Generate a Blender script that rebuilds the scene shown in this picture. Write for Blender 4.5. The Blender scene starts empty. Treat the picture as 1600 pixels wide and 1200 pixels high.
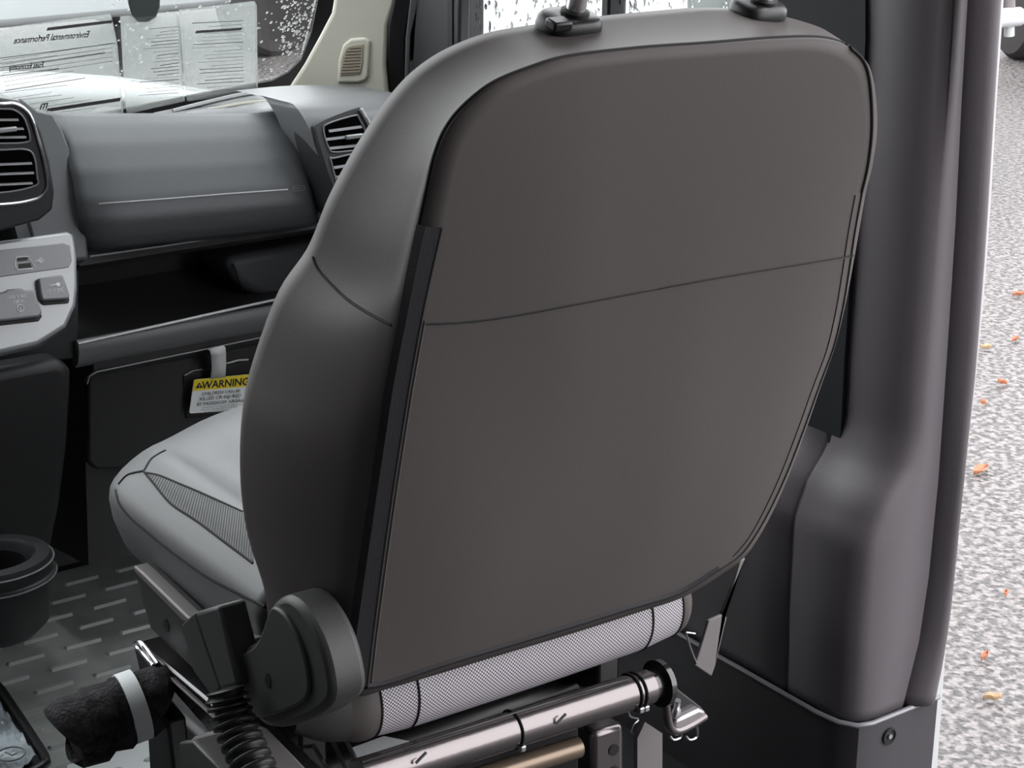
import bpy, math, random
from mathutils import Vector as V, Matrix
from mathutils.bvhtree import BVHTree
random.seed(7)
sc = bpy.context.scene
COL = sc.collection

# ------------------------------------------------------------------ camera
FPX = 2950.0
yaw, pit, rol = (math.radians(a) for a in (35.87, 18.92, .5))
FW = V((math.sin(yaw)*math.cos(pit), math.cos(yaw)*math.cos(pit), -math.sin(pit)))
_r = V((math.cos(yaw), -math.sin(yaw), 0)); _u = _r.cross(FW)
RT = _r*math.cos(rol)+_u*math.sin(rol); UP = -_r*math.sin(rol)+_u*math.cos(rol)
def ray(x, y): return FW+RT*((x-800)/FPX)-UP*((y-600)/FPX)
CAM = V((0, 0, .40))-1.8*ray(840, 1030)
cd = bpy.data.cameras.new('camera'); cam = bpy.data.objects.new('camera', cd); COL.objects.link(cam)
cd.sensor_width = 36; cd.sensor_fit = 'HORIZONTAL'; cd.lens = 36*FPX/1600; cd.clip_start = .02; cd.clip_end = 300
cam.matrix_world = Matrix((( RT.x, UP.x, -FW.x, CAM.x), (RT.y, UP.y, -FW.y, CAM.y), (RT.z, UP.z, -FW.z, CAM.z), (0, 0, 0, 1)))
sc.camera = cam
# ------------------------------------------------------------------ light: one overcast sky, the place is lit through its openings
w = bpy.data.worlds.new('sky'); sc.world = w; w.use_nodes = True
bg = w.node_tree.nodes['Background']; bg.inputs[0].default_value = (.975, .975, 1, 1); bg.inputs[1].default_value = 1.7
sc.view_settings.view_transform = 'Standard'; sc.view_settings.look = 'None'; sc.view_settings.gamma = 1
sc.view_settings.use_curve_mapping = False; sc.view_settings.exposure = 1.6
sc.cycles.use_denoising = True
sc.cycles.max_bounces = 8; sc.cycles.transparent_max_bounces = 16

# ------------------------------------------------------------------ helpers
def hx(p, v): d = ray(*p); return CAM+d*((v-CAM.x)/d.x)
def hy(p, v): d = ray(*p); return CAM+d*((v-CAM.y)/d.y)
def hz(p, v): d = ray(*p); return CAM+d*((v-CAM.z)/d.z)
def hp(p, pl): d = ray(*p); P0, n = pl; return CAM+d*((P0-CAM).dot(n)/d.dot(n))
def PY(y): return (V((0, y, 0)), V((0, -1, 0)))
def PX(x): return (V((x, 0, 0)), V((-1, 0, 0)))
def PZ(z): return (V((0, 0, z)), V((0, 0, 1)))
def cr(pts, n, closed=False):
    """Catmull-Rom resample of tuples, n points."""
    vec = isinstance(pts[0], V); P = [tuple(p) for p in pts]; m = len(P); out = []
    segs = m if closed else m-1
    for i in range(n):
        s = i*segs/(n if closed else n-1); k = min(int(s), segs-1); t = s-k
        if closed: a, b, c, d = P[(k-1) % m], P[k % m], P[(k+1) % m], P[(k+2) % m]
        else: a, b, c, d = P[max(k-1, 0)], P[k], P[k+1], P[min(k+2, m-1)]
        out.append(tuple(.5*(2*q+(r-p)*t+(2*p-5*q+4*r-s_)*t*t+(3*q-p-3*r+s_)*t**3) for p, q, r, s_ in zip(a, b, c, d)))
    return [V(o) for o in out] if vec else out
def lin(pts, n):
    """resample a polyline evenly by length"""
    P = [tuple(p) for p in pts]; L = [0]
    for a, b in zip(P, P[1:]): L.append(L[-1]+math.dist(a, b))
    out = []; j = 0
    for i in range(n):
        s = L[-1]*i/(n-1)
        while j < len(P)-2 and L[j+1] < s: j += 1
        t = (s-L[j])/max(1e-9, L[j+1]-L[j]); out.append(tuple(x+(y-x)*t for x, y in zip(P[j], P[j+1])))
    return out
def interp(x, xs, ys):
    if x <= xs[0]: return ys[0]
    for i in range(len(xs)-1):
        if x <= xs[i+1]:
            t = (x-xs[i])/(xs[i+1]-xs[i]); return ys[i]+(ys[i+1]-ys[i])*t
    return ys[-1]
def wloc(o):
    l = V((0, 0, 0))
    while o: l = l+o.location; o = o.parent
    return l
def tag(o, label=None, cat=None, group=None, kind=None):
    for k, v in (('label', label), ('category', cat), ('group', group), ('kind', kind)):
        if v: o[k] = v
    return o
def thing(name, loc, label, cat, group=None):
    o = bpy.data.objects.new(name, None); COL.objects.link(o); o.location = loc; o.empty_display_size = .05
    return tag(o, label, cat, group)
def mo(name, vs, fs, mat, parent=None, smooth=True, bevel=0, seg=2, uvs=None, solid=0, auto=True):
    vs = [V(v) for v in vs]
    if parent: base = wloc(parent)
    else:
        base = V((sum(v.x for v in vs)/len(vs), sum(v.y for v in vs)/len(vs), min(v.z for v in vs)))
    me = bpy.data.meshes.new(name); me.from_pydata([v-base for v in vs], [], fs); me.update()
    if uvs:
        l = me.uv_layers.new(name='UVMap')
        for i, lp in enumerate(me.loops): l.data[i].uv = uvs[lp.vertex_index]
    o = bpy.data.objects.new(name, me); COL.objects.link(o)
    if parent: o.parent = parent
    else: o.location = base
    me.materials.append(mat)
    for p in me.polygons: p.use_smooth = smooth
    import bmesh
    bm = bmesh.new(); bm.from_mesh(me); bmesh.ops.recalc_face_normals(bm, faces=bm.faces); bm.to_mesh(me); bm.free()
    if solid:
        s = o.modifiers.new('solid', 'SOLIDIFY'); s.thickness = solid; s.offset = 0
    if bevel:
        b = o.modifiers.new('bevel', 'BEVEL'); b.width = bevel; b.segments = seg; b.limit_method = 'ANGLE'; b.angle_limit = math.radians(40)
    if smooth and auto:
        try: me.set_sharp_from_angle(angle=math.radians(45))
        except Exception: pass
    return o
def ring_faces(rows, n, closed=True):
    f = []
    for i in range(rows-1):
        for j in range(n if closed else n-1):
            k = (j+1) % n; f.append((i*n+j, i*n+k, (i+1)*n+k, (i+1)*n+j))
    return f
def loft(name, rings, mat, parent=None, cap=True, closed=True, **k):
    n = len(rings[0]); vs = [p for r in rings for p in r]; fs = ring_faces(len(rings), n, closed)
    if cap and closed: fs += [tuple(range(n))[::-1], tuple((len(rings)-1)*n+j for j in range(n))]
    return mo(name, vs, fs, mat, parent, **k)
def tube_geo(pts, r, n=8, closed=False):
    P = [V(p) for p in pts]; vs = []; m = len(P); prev = None
    for i in range(m):
        a = P[(i-1) % m] if (closed or i) else P[0]; b = P[(i+1) % m] if (closed or i < m-1) else P[-1]
        t = (b-a); t = t.normalized() if t.length > 1e-9 else V((1, 0, 0))
        if prev is None: x = t.cross(V((0, 0, 1)) if abs(t.z) < .9 else V((1, 0, 0))).normalized()
        else: x = (prev-t*prev.dot(t)).normalized()
        prev = x; y = t.cross(x); rr = r[i] if isinstance(r, (list, tuple)) else r
        vs += [P[i]+(x*math.cos(2*math.pi*j/n)+y*math.sin(2*math.pi*j/n))*rr for j in range(n)]
    fs = ring_faces(m, n)
    if closed: fs += [((m-1)*n+j, (m-1)*n+(j+1) % n, (j+1) % n, j) for j in range(n)]
    else: fs += [tuple(range(n))[::-1], tuple((m-1)*n+j for j in range(n))]
    return vs, fs
def tube(name, pts, r, mat, parent=None, n=8, closed=False, **k):
    vs, fs = tube_geo(pts, r, n, closed); return mo(name, vs, fs, mat, parent, **k)
def prism(name, pts, depth, mat, parent=None, bevel=0, smooth=True, **k):
    """pts: 3D polygon; depth: extrusion vector"""
    n = len(pts); pts = [V(p) for p in pts]; vs = pts+[p+depth for p in pts]
    fs = [tuple(range(n)), tuple(range(2*n-1, n-1, -1))]+[(i, (i+1) % n, n+(i+1) % n, n+i) for i in range(n)]
    return mo(name, vs, fs, mat, parent, smooth=smooth, bevel=bevel, **k)
def ext(name, pxs, pl, depth, mat, parent=None, bevel=0, sm=0, lift=0, **k):
    """polygon traced on the plane pl, extruded away from its normal side"""
    if sm: pxs = cr(pxs, sm, True)
    n = pl[1].normalized(); pts = [hp(p, pl)+n*lift for p in pxs]
    return prism(name, pts, -n*(depth+lift), mat, parent, bevel, **k)
def box(name, c, s, mat, parent=None, bevel=0, rz=0, rx=0, ry=0, **k):
    M = Matrix.Rotation(rz, 3, 'Z') @ Matrix.Rotation(ry, 3, 'Y') @ Matrix.Rotation(rx, 3, 'X')
    vs = [V(c)+M @ V((x*s[0]/2, y*s[1]/2, z*s[2]/2)) for x in (-1, 1) for y in (-1, 1) for z in (-1, 1)]
    fs = [(0, 1, 3, 2), (4, 6, 7, 5), (0, 4, 5, 1), (2, 3, 7, 6), (0, 2, 6, 4), (1, 5, 7, 3)]
    return mo(name, vs, fs, mat, parent, bevel=bevel, **k)
def lathe(name, c, prof, mat, parent=None, n=32, axis=V((0, 0, 1)), **k):
    z = axis.normalized(); x = z.cross(V((0, 1, 0)) if abs(z.y) < .9 else V((1, 0, 0))).normalized(); y = z.cross(x)
    rings = [[V(c)+z*h+(x*math.cos(2*math.pi*j/n)+y*math.sin(2*math.pi*j/n))*r for j in range(n)] for r, h in prof]
    return loft(name, rings, mat, parent, **k)
class Surf:
    def __init__(s, o):
        M = wloc(o); me = o.data
        s.b = BVHTree.FromPolygons([v.co+M for v in me.vertices], [tuple(p.vertices) for p in me.polygons])
    def __call__(s, p, off=.0006):
        d = ray(*p).normalized(); loc, n, i, t = s.b.ray_cast(CAM, d)
        if loc is None: return None
        if n.dot(d) > 0: n = -n
        return loc+n*off
def seam(name, pxs, surf, r, mat, parent, n=60, off=.0003, sm=True):
    pts = [surf(p, off) for p in (cr(pxs, n) if sm else lin(pxs, n))]; pts = [p for p in pts if p]
    return tube(name, pts, r, mat, parent, n=6) if len(pts) > 2 else None
def patch(name, A, B, surf, mat, parent, n=50, m=6, off=.001, uv=False):
    a = lin(cr(A, 80), n); b = lin(cr(B, 80), n); vs = []; uvs = []
    for i in range(n):
        row = []
        for j in range(m):
            t = j/(m-1); q = surf((a[i][0]*(1-t)+b[i][0]*t, a[i][1]*(1-t)+b[i][1]*t), off)
            row.append(q); uvs.append((i/(n-1), t))
        for j in range(m):
            if row[j] is None: row[j] = next((x for x in row if x), vs[-1] if vs else V((0, 0, 0)))
        vs += row
    return mo(name, vs, ring_faces(n, m, False), mat, parent, uvs=uvs)
def text(name, s, org, xd, yd, size, mat, parent, bold=0, align='CENTER', mirror=False):
    c = bpy.data.curves.new(name, 'FONT'); c.body = s; c.size = size; c.align_x = align; c.align_y = 'CENTER'; c.offset = bold; c.resolution_u = 2
    t = bpy.data.objects.new(name, c); COL.objects.link(t)
    dg = bpy.context.evaluated_depsgraph_get(); me = bpy.data.meshes.new_from_object(t.evaluated_get(dg))
    vs = [V(v.co) for v in me.vertices]; fs = [tuple(p.vertices) for p in me.polygons]
    bpy.data.objects.remove(t); bpy.data.curves.remove(c); bpy.data.meshes.remove(me)
    s_ = -1 if mirror else 1
    return mo(name, [org+xd*v.x*s_+yd*v.y for v in vs], fs, mat, parent, smooth=False)

# ------------------------------------------------------------------ materials
def mat(name, col, rough=.5, metal=0, bump=0, bscale=300, var=0, vscale=8, spec=.5, coat=0, kind='noise', trans=0, alpha=1, col2=None, ior=1.45, bdist=.001):
    m = bpy.data.materials.new(name); m.use_nodes = True; nt = m.node_tree; b = nt.nodes['Principled BSDF']
    b.inputs['Base Color'].default_value = (*col, 1); b.inputs['Roughness'].default_value = rough; b.inputs['Metallic'].default_value = metal
    b.inputs['Specular IOR Level'].default_value = spec; b.inputs['Coat Weight'].default_value = coat; b.inputs['Coat Roughness'].default_value = .12
    b.inputs['Transmission Weight'].default_value = trans; b.inputs['Alpha'].default_value = alpha; b.inputs['IOR'].default_value = ior
    tc = nt.nodes.new('ShaderNodeTexCoord')
    if bump:
        if kind == 'voronoi':
            t = nt.nodes.new('ShaderNodeTexVoronoi'); o = t.outputs['Distance']
        else:
            t = nt.nodes.new('ShaderNodeTexNoise'); t.inputs['Detail'].default_value = 3; o = t.outputs['Fac']
        t.inputs['Scale'].default_value = bscale; nt.links.new(tc.outputs['Object'], t.inputs['Vector'])
        bn = nt.nodes.new('ShaderNodeBump'); bn.inputs['Strength'].default_value = bump; bn.inputs['Distance'].default_value = bdist
        nt.links.new(o, bn.inputs['Height']); nt.links.new(bn.outputs['Normal'], b.inputs['Normal'])
    if var or col2:
        t = nt.nodes.new('ShaderNodeTexNoise'); t.inputs['Scale'].default_value = vscale; t.inputs['Detail'].default_value = 4
        nt.links.new(tc.outputs['Object'], t.inputs['Vector'])
        r = nt.nodes.new('ShaderNodeValToRGB'); r.color_ramp.elements[0].position = .35; r.color_ramp.elements[1].position = .65
        c2 = col2 or tuple(min(1, c*(1+var)) for c in col); c1 = col if col2 else tuple(c*(1-var) for c in col)
        r.color_ramp.elements[0].color = (*c1, 1); r.color_ramp.elements[1].color = (*c2, 1)
        nt.links.new(t.outputs['Fac'], r.inputs['Fac']); nt.links.new(r.outputs['Color'], b.inputs['Base Color'])
    return m
M = {}
M['vinyl'] = mat('seat_vinyl', (.096, .084, .082), .56, bump=.12, bscale=700, kind='voronoi', spec=.28, bdist=.0004)
M['cushion'] = mat('seat_vinyl_lit', (.155, .156, .16), .48, bump=.12, bscale=700, kind='voronoi', bdist=.0004)  # same vinyl as the backrest, lightened to stand in for windshield light
M['strip'] = mat('zip_strip', (.018, .016, .019), .75, bump=.5, bscale=900)
M['thread'] = mat('thread', (.012, .011, .012), .8)
M['thread_light'] = mat('light_thread', (.10, .09, .085), .7)
M['black'] = mat('black_plastic', (.012, .012, .013), .38, bump=.15, bscale=700)
M['dark'] = mat('dark_grey_plastic', (.022, .023, .025), .5, bump=.25, bscale=900)
M['dash'] = mat('dash_grey_plastic', (.075, .079, .085), .5, bump=.2, bscale=900)
M['dashlow'] = mat('dash_black_plastic', (.016, .0165, .018), .5, bump=.2, bscale=900)
M['dashbody'] = mat('dash_shelf_plastic', (.036, .036, .038), .5, bump=.2, bscale=900)
M['pod'] = mat('pod_grey', (.12, .124, .13), .4, bump=.1, bscale=900)
M['trimcover'] = mat('seat_trim_plastic', (.052, .052, .051), .45, bump=.2, bscale=800)
M['silver'] = mat('silver_plastic', (.36, .37, .38), .35, metal=.35)
M['silverdark'] = mat('satin_grey_plastic', (.22, .22, .235), .4, metal=.2)
M['chrome'] = mat('chrome', (.9, .88, .9), .22, metal=1)
M['satin'] = mat('satin_metal', (.55, .55, .57), .28, metal=1)
M['blackmetal'] = mat('black_gloss_paint', (.014, .013, .014), .18, coat=.6)
M['tubemetal'] = mat('seat_tube_metal', (.17, .152, .152), .22, metal=.85, bump=.1, bscale=200)
M['greymetal'] = mat('grey_metal', (.19, .175, .175), .5, metal=.3)
M['satin_dark'] = mat('worn_metal', (.38, .35, .36), .35, metal=.7)
M['white'] = mat('white_plastic', (.72, .74, .74), .5)
M['paper'] = mat('white_paper', (.75, .78, .79), .6)
M['yellow'] = mat('warning_yellow', (.78, .62, .03), .5)
M['ink'] = mat('print_ink', (.015, .014, .014), .6)
M['icon'] = mat('icon_white', (.75, .78, .78), .5)
M['beige'] = mat('pillar_beige', (.56, .55, .47), .6, bump=.15, bscale=600)
M['grille'] = mat('speaker_mesh', (.36, .31, .23), .7)
M['rubber'] = mat('rubber_seal', (.008, .008, .009), .55)
M['void'] = mat('vent_shadow_gap', (.003, .003, .003), 1, spec=0)
M['pillar'] = mat('pillar_trim', (.105, .094, .102), .48, bump=.25, bscale=900)
M['pillarlow'] = mat('pillar_low_trim', (.05, .046, .052), .5, bump=.25, bscale=900)
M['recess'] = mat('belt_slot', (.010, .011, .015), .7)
M['body'] = mat('van_paint_white', (.42, .43, .43), .3, coat=.4)
M['mat'] = mat('floor_rubber', (.42, .44, .43), .45, bump=.2, bscale=400, var=.3, vscale=7)
M['ridge'] = mat('mat_tread_rubber', (.46, .48, .47), .4)
M['liner'] = mat('headliner', (.55, .54, .49), .9)
M['shellpaint'] = mat('inner_wall_panel', (.07, .07, .075), .7)
M['felt'] = mat('black_felt', (.026, .023, .026), .95, bump=1, bscale=260, var=.7, vscale=60, bdist=.004)
M['plasticbag'] = mat('clear_plastic_bag', (.22, .25, .27), .15, bump=.8, bscale=18, bdist=.02, var=.5, vscale=14)
M['leafo'] = mat('leaf_orange', (.33, .12, .06), .6)
M['leaft'] = mat('leaf_tan', (.36, .24, .14), .6)
M['tyre'] = mat('tyre_rubber', (.03, .027, .026), .8, bump=.4, bscale=60)
M['carwhite'] = mat('car_white', (.5, .515, .52), .25, coat=.5)
M['carsilver'] = mat('car_silver', (.45, .47, .48), .3, metal=.4, coat=.5)
M['carglass'] = mat('car_glass_dark', (.02, .025, .03), .08)
M['hedge'] = mat('hedge_dark', (.012, .013, .010), .9, col2=(.05, .04, .028), vscale=3)
def m_glass():
    m = bpy.data.materials.new('window_glass'); m.use_nodes = True; nt = m.node_tree
    for n in list(nt.nodes):
        if n.type != 'OUTPUT_MATERIAL': nt.nodes.remove(n)
    out = nt.nodes['Material Output']; tr = nt.nodes.new('ShaderNodeBsdfTransparent'); gl = nt.nodes.new('ShaderNodeBsdfGlossy')
    tr.inputs[0].default_value = (.94, .96, .955, 1); gl.inputs['Roughness'].default_value = .03
    lw = nt.nodes.new('ShaderNodeLayerWeight'); lw.inputs[0].default_value = .5
    pw = nt.nodes.new('ShaderNodeMath'); pw.operation = 'POWER'; pw.inputs[1].default_value = 4; nt.links.new(lw.outputs['Facing'], pw.inputs[0])
    fr = nt.nodes.new('ShaderNodeMath'); fr.operation = 'MULTIPLY_ADD'; fr.inputs[1].default_value = .7; fr.inputs[2].default_value = .03; nt.links.new(pw.outputs[0], fr.inputs[0])
    mx = nt.nodes.new('ShaderNodeMixShader'); nt.links.new(fr.outputs[0], mx.inputs[0]); nt.links.new(tr.outputs[0], mx.inputs[1]); nt.links.new(gl.outputs[0], mx.inputs[2])
    nt.links.new(mx.outputs[0], out.inputs[0]); return m
M['glass'] = m_glass()
def m_sheet():
    m = bpy.data.materials.new('sticker_film'); m.use_nodes = True; nt = m.node_tree; b = nt.nodes['Principled BSDF']; out = nt.nodes['Material Output']
    b.inputs['Base Color'].default_value = (.42, .44, .44, 1); b.inputs['Roughness'].default_value = .5
    tr = nt.nodes.new('ShaderNodeBsdfTransparent'); mx = nt.nodes.new('ShaderNodeMixShader'); mx.inputs[0].default_value = .42
    tl = nt.nodes.new('ShaderNodeBsdfTranslucent'); tl.inputs[0].default_value = (.42, .44, .43, 1)
    m2 = nt.nodes.new('ShaderNodeMixShader'); m2.inputs[0].default_value = .5
    nt.links.new(b.outputs[0], m2.inputs[1]); nt.links.new(tl.outputs[0], m2.inputs[2])
    nt.links.new(tr.outputs[0], mx.inputs[1]); nt.links.new(m2.outputs[0], mx.inputs[2]); nt.links.new(mx.outputs[0], out.inputs[0]); return m
M['sheet'] = m_sheet()
M['drop'] = mat('rain_drop', (.95, .97, .97), .03, trans=1, ior=1.33)
def m_weave():
    m = bpy.data.materials.new('woven_roll'); m.use_nodes = True; nt = m.node_tree; b = nt.nodes['Principled BSDF']
    uv = nt.nodes.new('ShaderNodeUVMap'); mp = nt.nodes.new('ShaderNodeMapping'); nt.links.new(uv.outputs[0], mp.inputs[0])
    mp.inputs['Rotation'].default_value = (0, 0, math.radians(45))
    ck = nt.nodes.new('ShaderNodeTexVoronoi'); ck.inputs['Scale'].default_value = 1; ck.inputs['Randomness'].default_value = 0
    nt.links.new(mp.outputs[0], ck.inputs['Vector'])
    r = nt.nodes.new('ShaderNodeValToRGB'); r.color_ramp.elements[0].position = .28; r.color_ramp.elements[0].color = (.72, .67, .72, 1)
    r.color_ramp.elements[1].position = .52; r.color_ramp.elements[1].color = (.03, .027, .032, 1)
    nt.links.new(ck.outputs['Distance'], r.inputs[0]); nt.links.new(r.outputs[0], b.inputs['Base Color']); b.inputs['Roughness'].default_value = .6
    return m
M['weave'] = m_weave()
def m_rib():
    m = bpy.data.materials.new('ribbed_cloth'); m.use_nodes = True; nt = m.node_tree; b = nt.nodes['Principled BSDF']
    uv = nt.nodes.new('ShaderNodeUVMap'); wv = nt.nodes.new('ShaderNodeTexWave'); wv.bands_direction = 'X'; wv.inputs['Scale'].default_value = 15
    nt.links.new(uv.outputs[0], wv.inputs['Vector'])
    r = nt.nodes.new('ShaderNodeValToRGB'); r.color_ramp.elements[0].color = (.03, .031, .032, 1); r.color_ramp.elements[1].color = (.2, .205, .205, 1)
    nt.links.new(wv.outputs['Fac'], r.inputs[0]); nt.links.new(r.outputs[0], b.inputs['Base Color']); b.inputs['Roughness'].default_value = .7
    bn = nt.nodes.new('ShaderNodeBump'); bn.inputs['Strength'].default_value = .6; bn.inputs['Distance'].default_value = .001
    nt.links.new(wv.outputs['Fac'], bn.inputs['Height']); nt.links.new(bn.outputs[0], b.inputs['Normal']); return m
M['rib'] = m_rib()
def m_asphalt():
    m = bpy.data.materials.new('wet_asphalt'); m.use_nodes = True; nt = m.node_tree; b = nt.nodes['Principled BSDF']
    tc = nt.nodes.new('ShaderNodeTexCoord'); v = nt.nodes.new('ShaderNodeTexVoronoi'); v.inputs['Scale'].default_value = 70
    n = nt.nodes.new('ShaderNodeTexNoise'); n.inputs['Scale'].default_value = 48; n.inputs['Detail'].default_value = 3
    nt.links.new(tc.outputs['Object'], v.inputs['Vector']); nt.links.new(tc.outputs['Object'], n.inputs['Vector'])
    r = nt.nodes.new('ShaderNodeValToRGB'); r.color_ramp.elements[0].position = .44; r.color_ramp.elements[0].color = (.03, .027, .026, 1)
    r.color_ramp.elements[1].position = .58; r.color_ramp.elements[1].color = (.15, .135, .132, 1)
    nt.links.new(n.outputs['Fac'], r.inputs[0]); nt.links.new(r.outputs[0], b.inputs['Base Color'])
    b.inputs['Roughness'].default_value = .5
    bn = nt.nodes.new('ShaderNodeBump'); bn.inputs['Strength'].default_value = .8; bn.inputs['Distance'].default_value = .01
    nt.links.new(v.outputs['Distance'], bn.inputs['Height']); nt.links.new(bn.outputs[0], b.inputs['Normal']); return m
M['asphalt'] = m_asphalt()
def struct(o): o['kind'] = 'structure'; return o

# ------------------------------------------------------------------ the setting
GZ = -.6
struct(mo('ground', [(-40, -40, GZ), (60, -40, GZ), (60, 60, GZ), (-40, 60, GZ)], [(0, 1, 2, 3)], M['asphalt']))
floor = struct(box('floor', (-.43, -.55, -.04), (1.9, 3.8, .08), M['dark']))
# footwell toe board rising at the front
struct(loft('wall_front', [[V((x, 1.30, 0)), V((x, 1.33, .06)), V((x, 1.47, .22)), V((x, 1.50, .60)), V((x, 1.56, .60)), V((x, 1.56, -.08)), V((x, 1.30, -.08))] for x in (-1.38, .52)], M['dashlow'], smooth=False))
struct(box('ceiling', (-.43, -.82, 1.80), (2.0, 3.21, .06), M['liner'], bevel=.02))
struct(box('wall_left', (-1.43, -.45, .86), (.06, 3.9, 1.88), M['shellpaint']))  # unseen; driver window left out to keep left-facing surfaces dark

struct(box('wall_rear', (-.43, -2.43, .86), (2.0, .06, 1.9), M['shellpaint']))  # unseen; added to shut off light from behind
# ------------------------------------------------------------------ B-pillar trim (right wall)
YP = .01
def row_edge(px): return [(hy(p, YP).z, hy(p, YP).x) for p in px]
ea = row_edge([(1330, 1137), (1335, 1000), (1345, 860), (1368, 795), (1398, 745), (1413, 690), (1420, 600), (1432, 450), (1443, 300), (1455, 150), (1466, 0)])
eb = row_edge([(1413, 1108), (1440, 1000), (1455, 900), (1470, 750), (1484, 550), (1497, 350), (1507, 150), (1516, 0)])
ec = row_edge([(1460, 1092), (1472, 1030), (1483, 950), (1497, 800), (1510, 680), (1522, 580), (1537, 400), (1550, 200), (1563, 0)])
def at(e, z): return interp(z, [q[0] for q in e], [q[1] for q in e])
zs = [ea[0][0]+(1.75-ea[0][0])*i/120 for i in range(121)]
zs = sorted(set(zs))
def pillar_ring(z):
    a, b, c = at(ea, z), at(eb, z), at(ec, z)
    s = max(0, min(1, (z-.40)/.06)); ye = .52-.32*s
    r = [(a-.002, ye), (a-.001, .17+(ye-.17)*.5), (a, .17), (a, .12), (a+.003, .118), (a+.003, .114), (a, .112), (a, .055), (a+.004, .032), (a+.012, .018), (a+.025, .011)]
    r += [(a+.5*(b-a), YP-.001), (b-.004, YP), (b-.0008, YP+.004), (b, YP+.012), (b+.001, YP+.004), (b+.006, YP-.004)]
    for k in range(1, 8):
        t = k/8; r.append((b+.006+(c-b-.010)*t, YP-.004-.012*math.sin(math.pi*t)))
    r += [(c-.003, YP-.003), (c, YP+.006), (c+.001, YP+.10), (c+.001, ye)]
    return [V((x, y, z)) for x, y in r]
pil = struct(loft('wall_right', [pillar_ring(z) for z in zs], M['pillar'], auto=False))
zb = ea[0][0]
# lower kick panel below the seam, its step strip and screw
def low_ring(z, o=.003):
    a, b, c = ea[0][1], eb[0][1], ec[0][1]+(.0 if z > 0 else 0)
    return [V((x, y, z)) for x, y in [(a-o, .55), (a-o, .06), (a+.002-o, .03), (a+.012, .012-o), (a+.03, .008-o), ((a+c)/2, .008-o), (c, .008-o), (c+.004, .02), (c+.004, .55)]]
low = struct(loft('trim_1', [low_ring(z) for z in (-.55, -.08, zb-.03, zb-.004)], M['pillarlow']))
p0 = [hp(q, PZ(zb)) for q in ((1120, 1015), (1330, 1137), (1460, 1092))]
a0 = ea[0][1]
tube('step_strip', [V((a0-.004, .5, zb-.002)), V((a0-.004, .06, zb-.002)), V((a0, .03, zb-.002)), V((a0+.012, .011, zb-.002)), V((a0+.03, .006, zb-.002)), V((ec[0][1]+.003, .006, zb-.002))], .0030, M['silverdark'], low, n=6)
cs = hy((1391, 1151), .0025)
lathe('screw_recess', cs+V((0, .002, 0)), [(.0, 0), (.0105, 0), (.0105, .0020), (.0085, .0022), (.008, .0008), (0, .0008)], M['rubber'], low, axis=V((0, -1, 0)), n=20)
lathe('screw', cs+V((0, .001, 0)), [(0, 0), (.0035, 0), (.003, .002), (.0015, .0022), (0, .0018)], M['satin'], low, axis=V((0, -1, 0)), n=12)
# crease line and belt slot on the inner face
psurf = Surf(pil)
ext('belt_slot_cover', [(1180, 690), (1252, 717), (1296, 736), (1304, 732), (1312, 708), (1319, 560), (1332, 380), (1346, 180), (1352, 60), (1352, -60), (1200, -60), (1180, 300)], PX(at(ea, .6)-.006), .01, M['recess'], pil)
# outer painted flange of the opening
fl = [hy(p, .06) for p in [(1462, 1230), (1478, 1010), (1492, 860), (1506, 740), (1522, 620), (1537, 470), (1548, 320), (1557, 160), (1569, -10)]]
rings = []
for i, p in enumerate(fl):
    c = at(ec, p.z) if p.z > zb else ec[0][1]+.004
    rings.append([V((c-.002, .03, p.z)), V((max(p.x, c+.004), .06, p.z)), V((max(p.x, c+.004), .5, p.z)), V((c-.002, .5, p.z))])
struct(loft('trim_2', rings[::-1], M['body'], smooth=True))
hb = [hy(p, .07) for p in [(1490, 900), (1496, 880), (1499, 850), (1499, 825), (1494, 800), (1488, 850)]]
prism('door_latch_bump', hb, V((0, .03, 0)), M['rubber'], bpy.data.objects['trim_2'], bevel=.004)

# ------------------------------------------------------------------ passenger door with window, behind the seat
XD = .56
door = struct(mo('door_1', *(lambda a: a)([[(XD+x, y, z) for x in (0, .06) for y, z in ((.10, -.1), (1.30, -.1), (1.30, .78), (.10, .78))], [(0, 1, 2, 3), (4, 7, 6, 5), (0, 4, 5, 1), (1, 5, 6, 2), (2, 6, 7, 3), (3, 7, 4, 0)]]), M['dashlow'], bevel=.01))
def dq(x, y): return hx((x, y), XD)
wl_, wr_ = dq(718, 60), dq(1262, 20)
ylo, yhi = wr_.y, wl_.y
for nm, y0, y1 in (('frame_post', yhi, yhi+.16), ('frame_post', ylo-.14, ylo)):
    box(nm, (XD+.02, (y0+y1)/2, 1.2), (.05, y1-y0, .86), M['dark'], door, bevel=.006)
ym = dq(940, 20).y
box('window_divider', (XD+.02, ym, 1.2), (.03, .016, .86), M['black'], door, bevel=.003)
box('window_seal', (XD-.004, (ylo+yhi)/2, .788), (.02, yhi-ylo, .016), M['rubber'], door)
box('window_seal', (XD-.008, yhi+.004, 1.2), (.012, .012, .84), M['rubber'], door)
box('window_seal', (XD-.008, ylo-.004, 1.2), (.012, .012, .84), M['rubber'], door)
win = struct(box('window_2', (XD+.02, (ylo+yhi)/2, 1.2), (.004, yhi-ylo-.002, .84), M['glass']))

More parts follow.
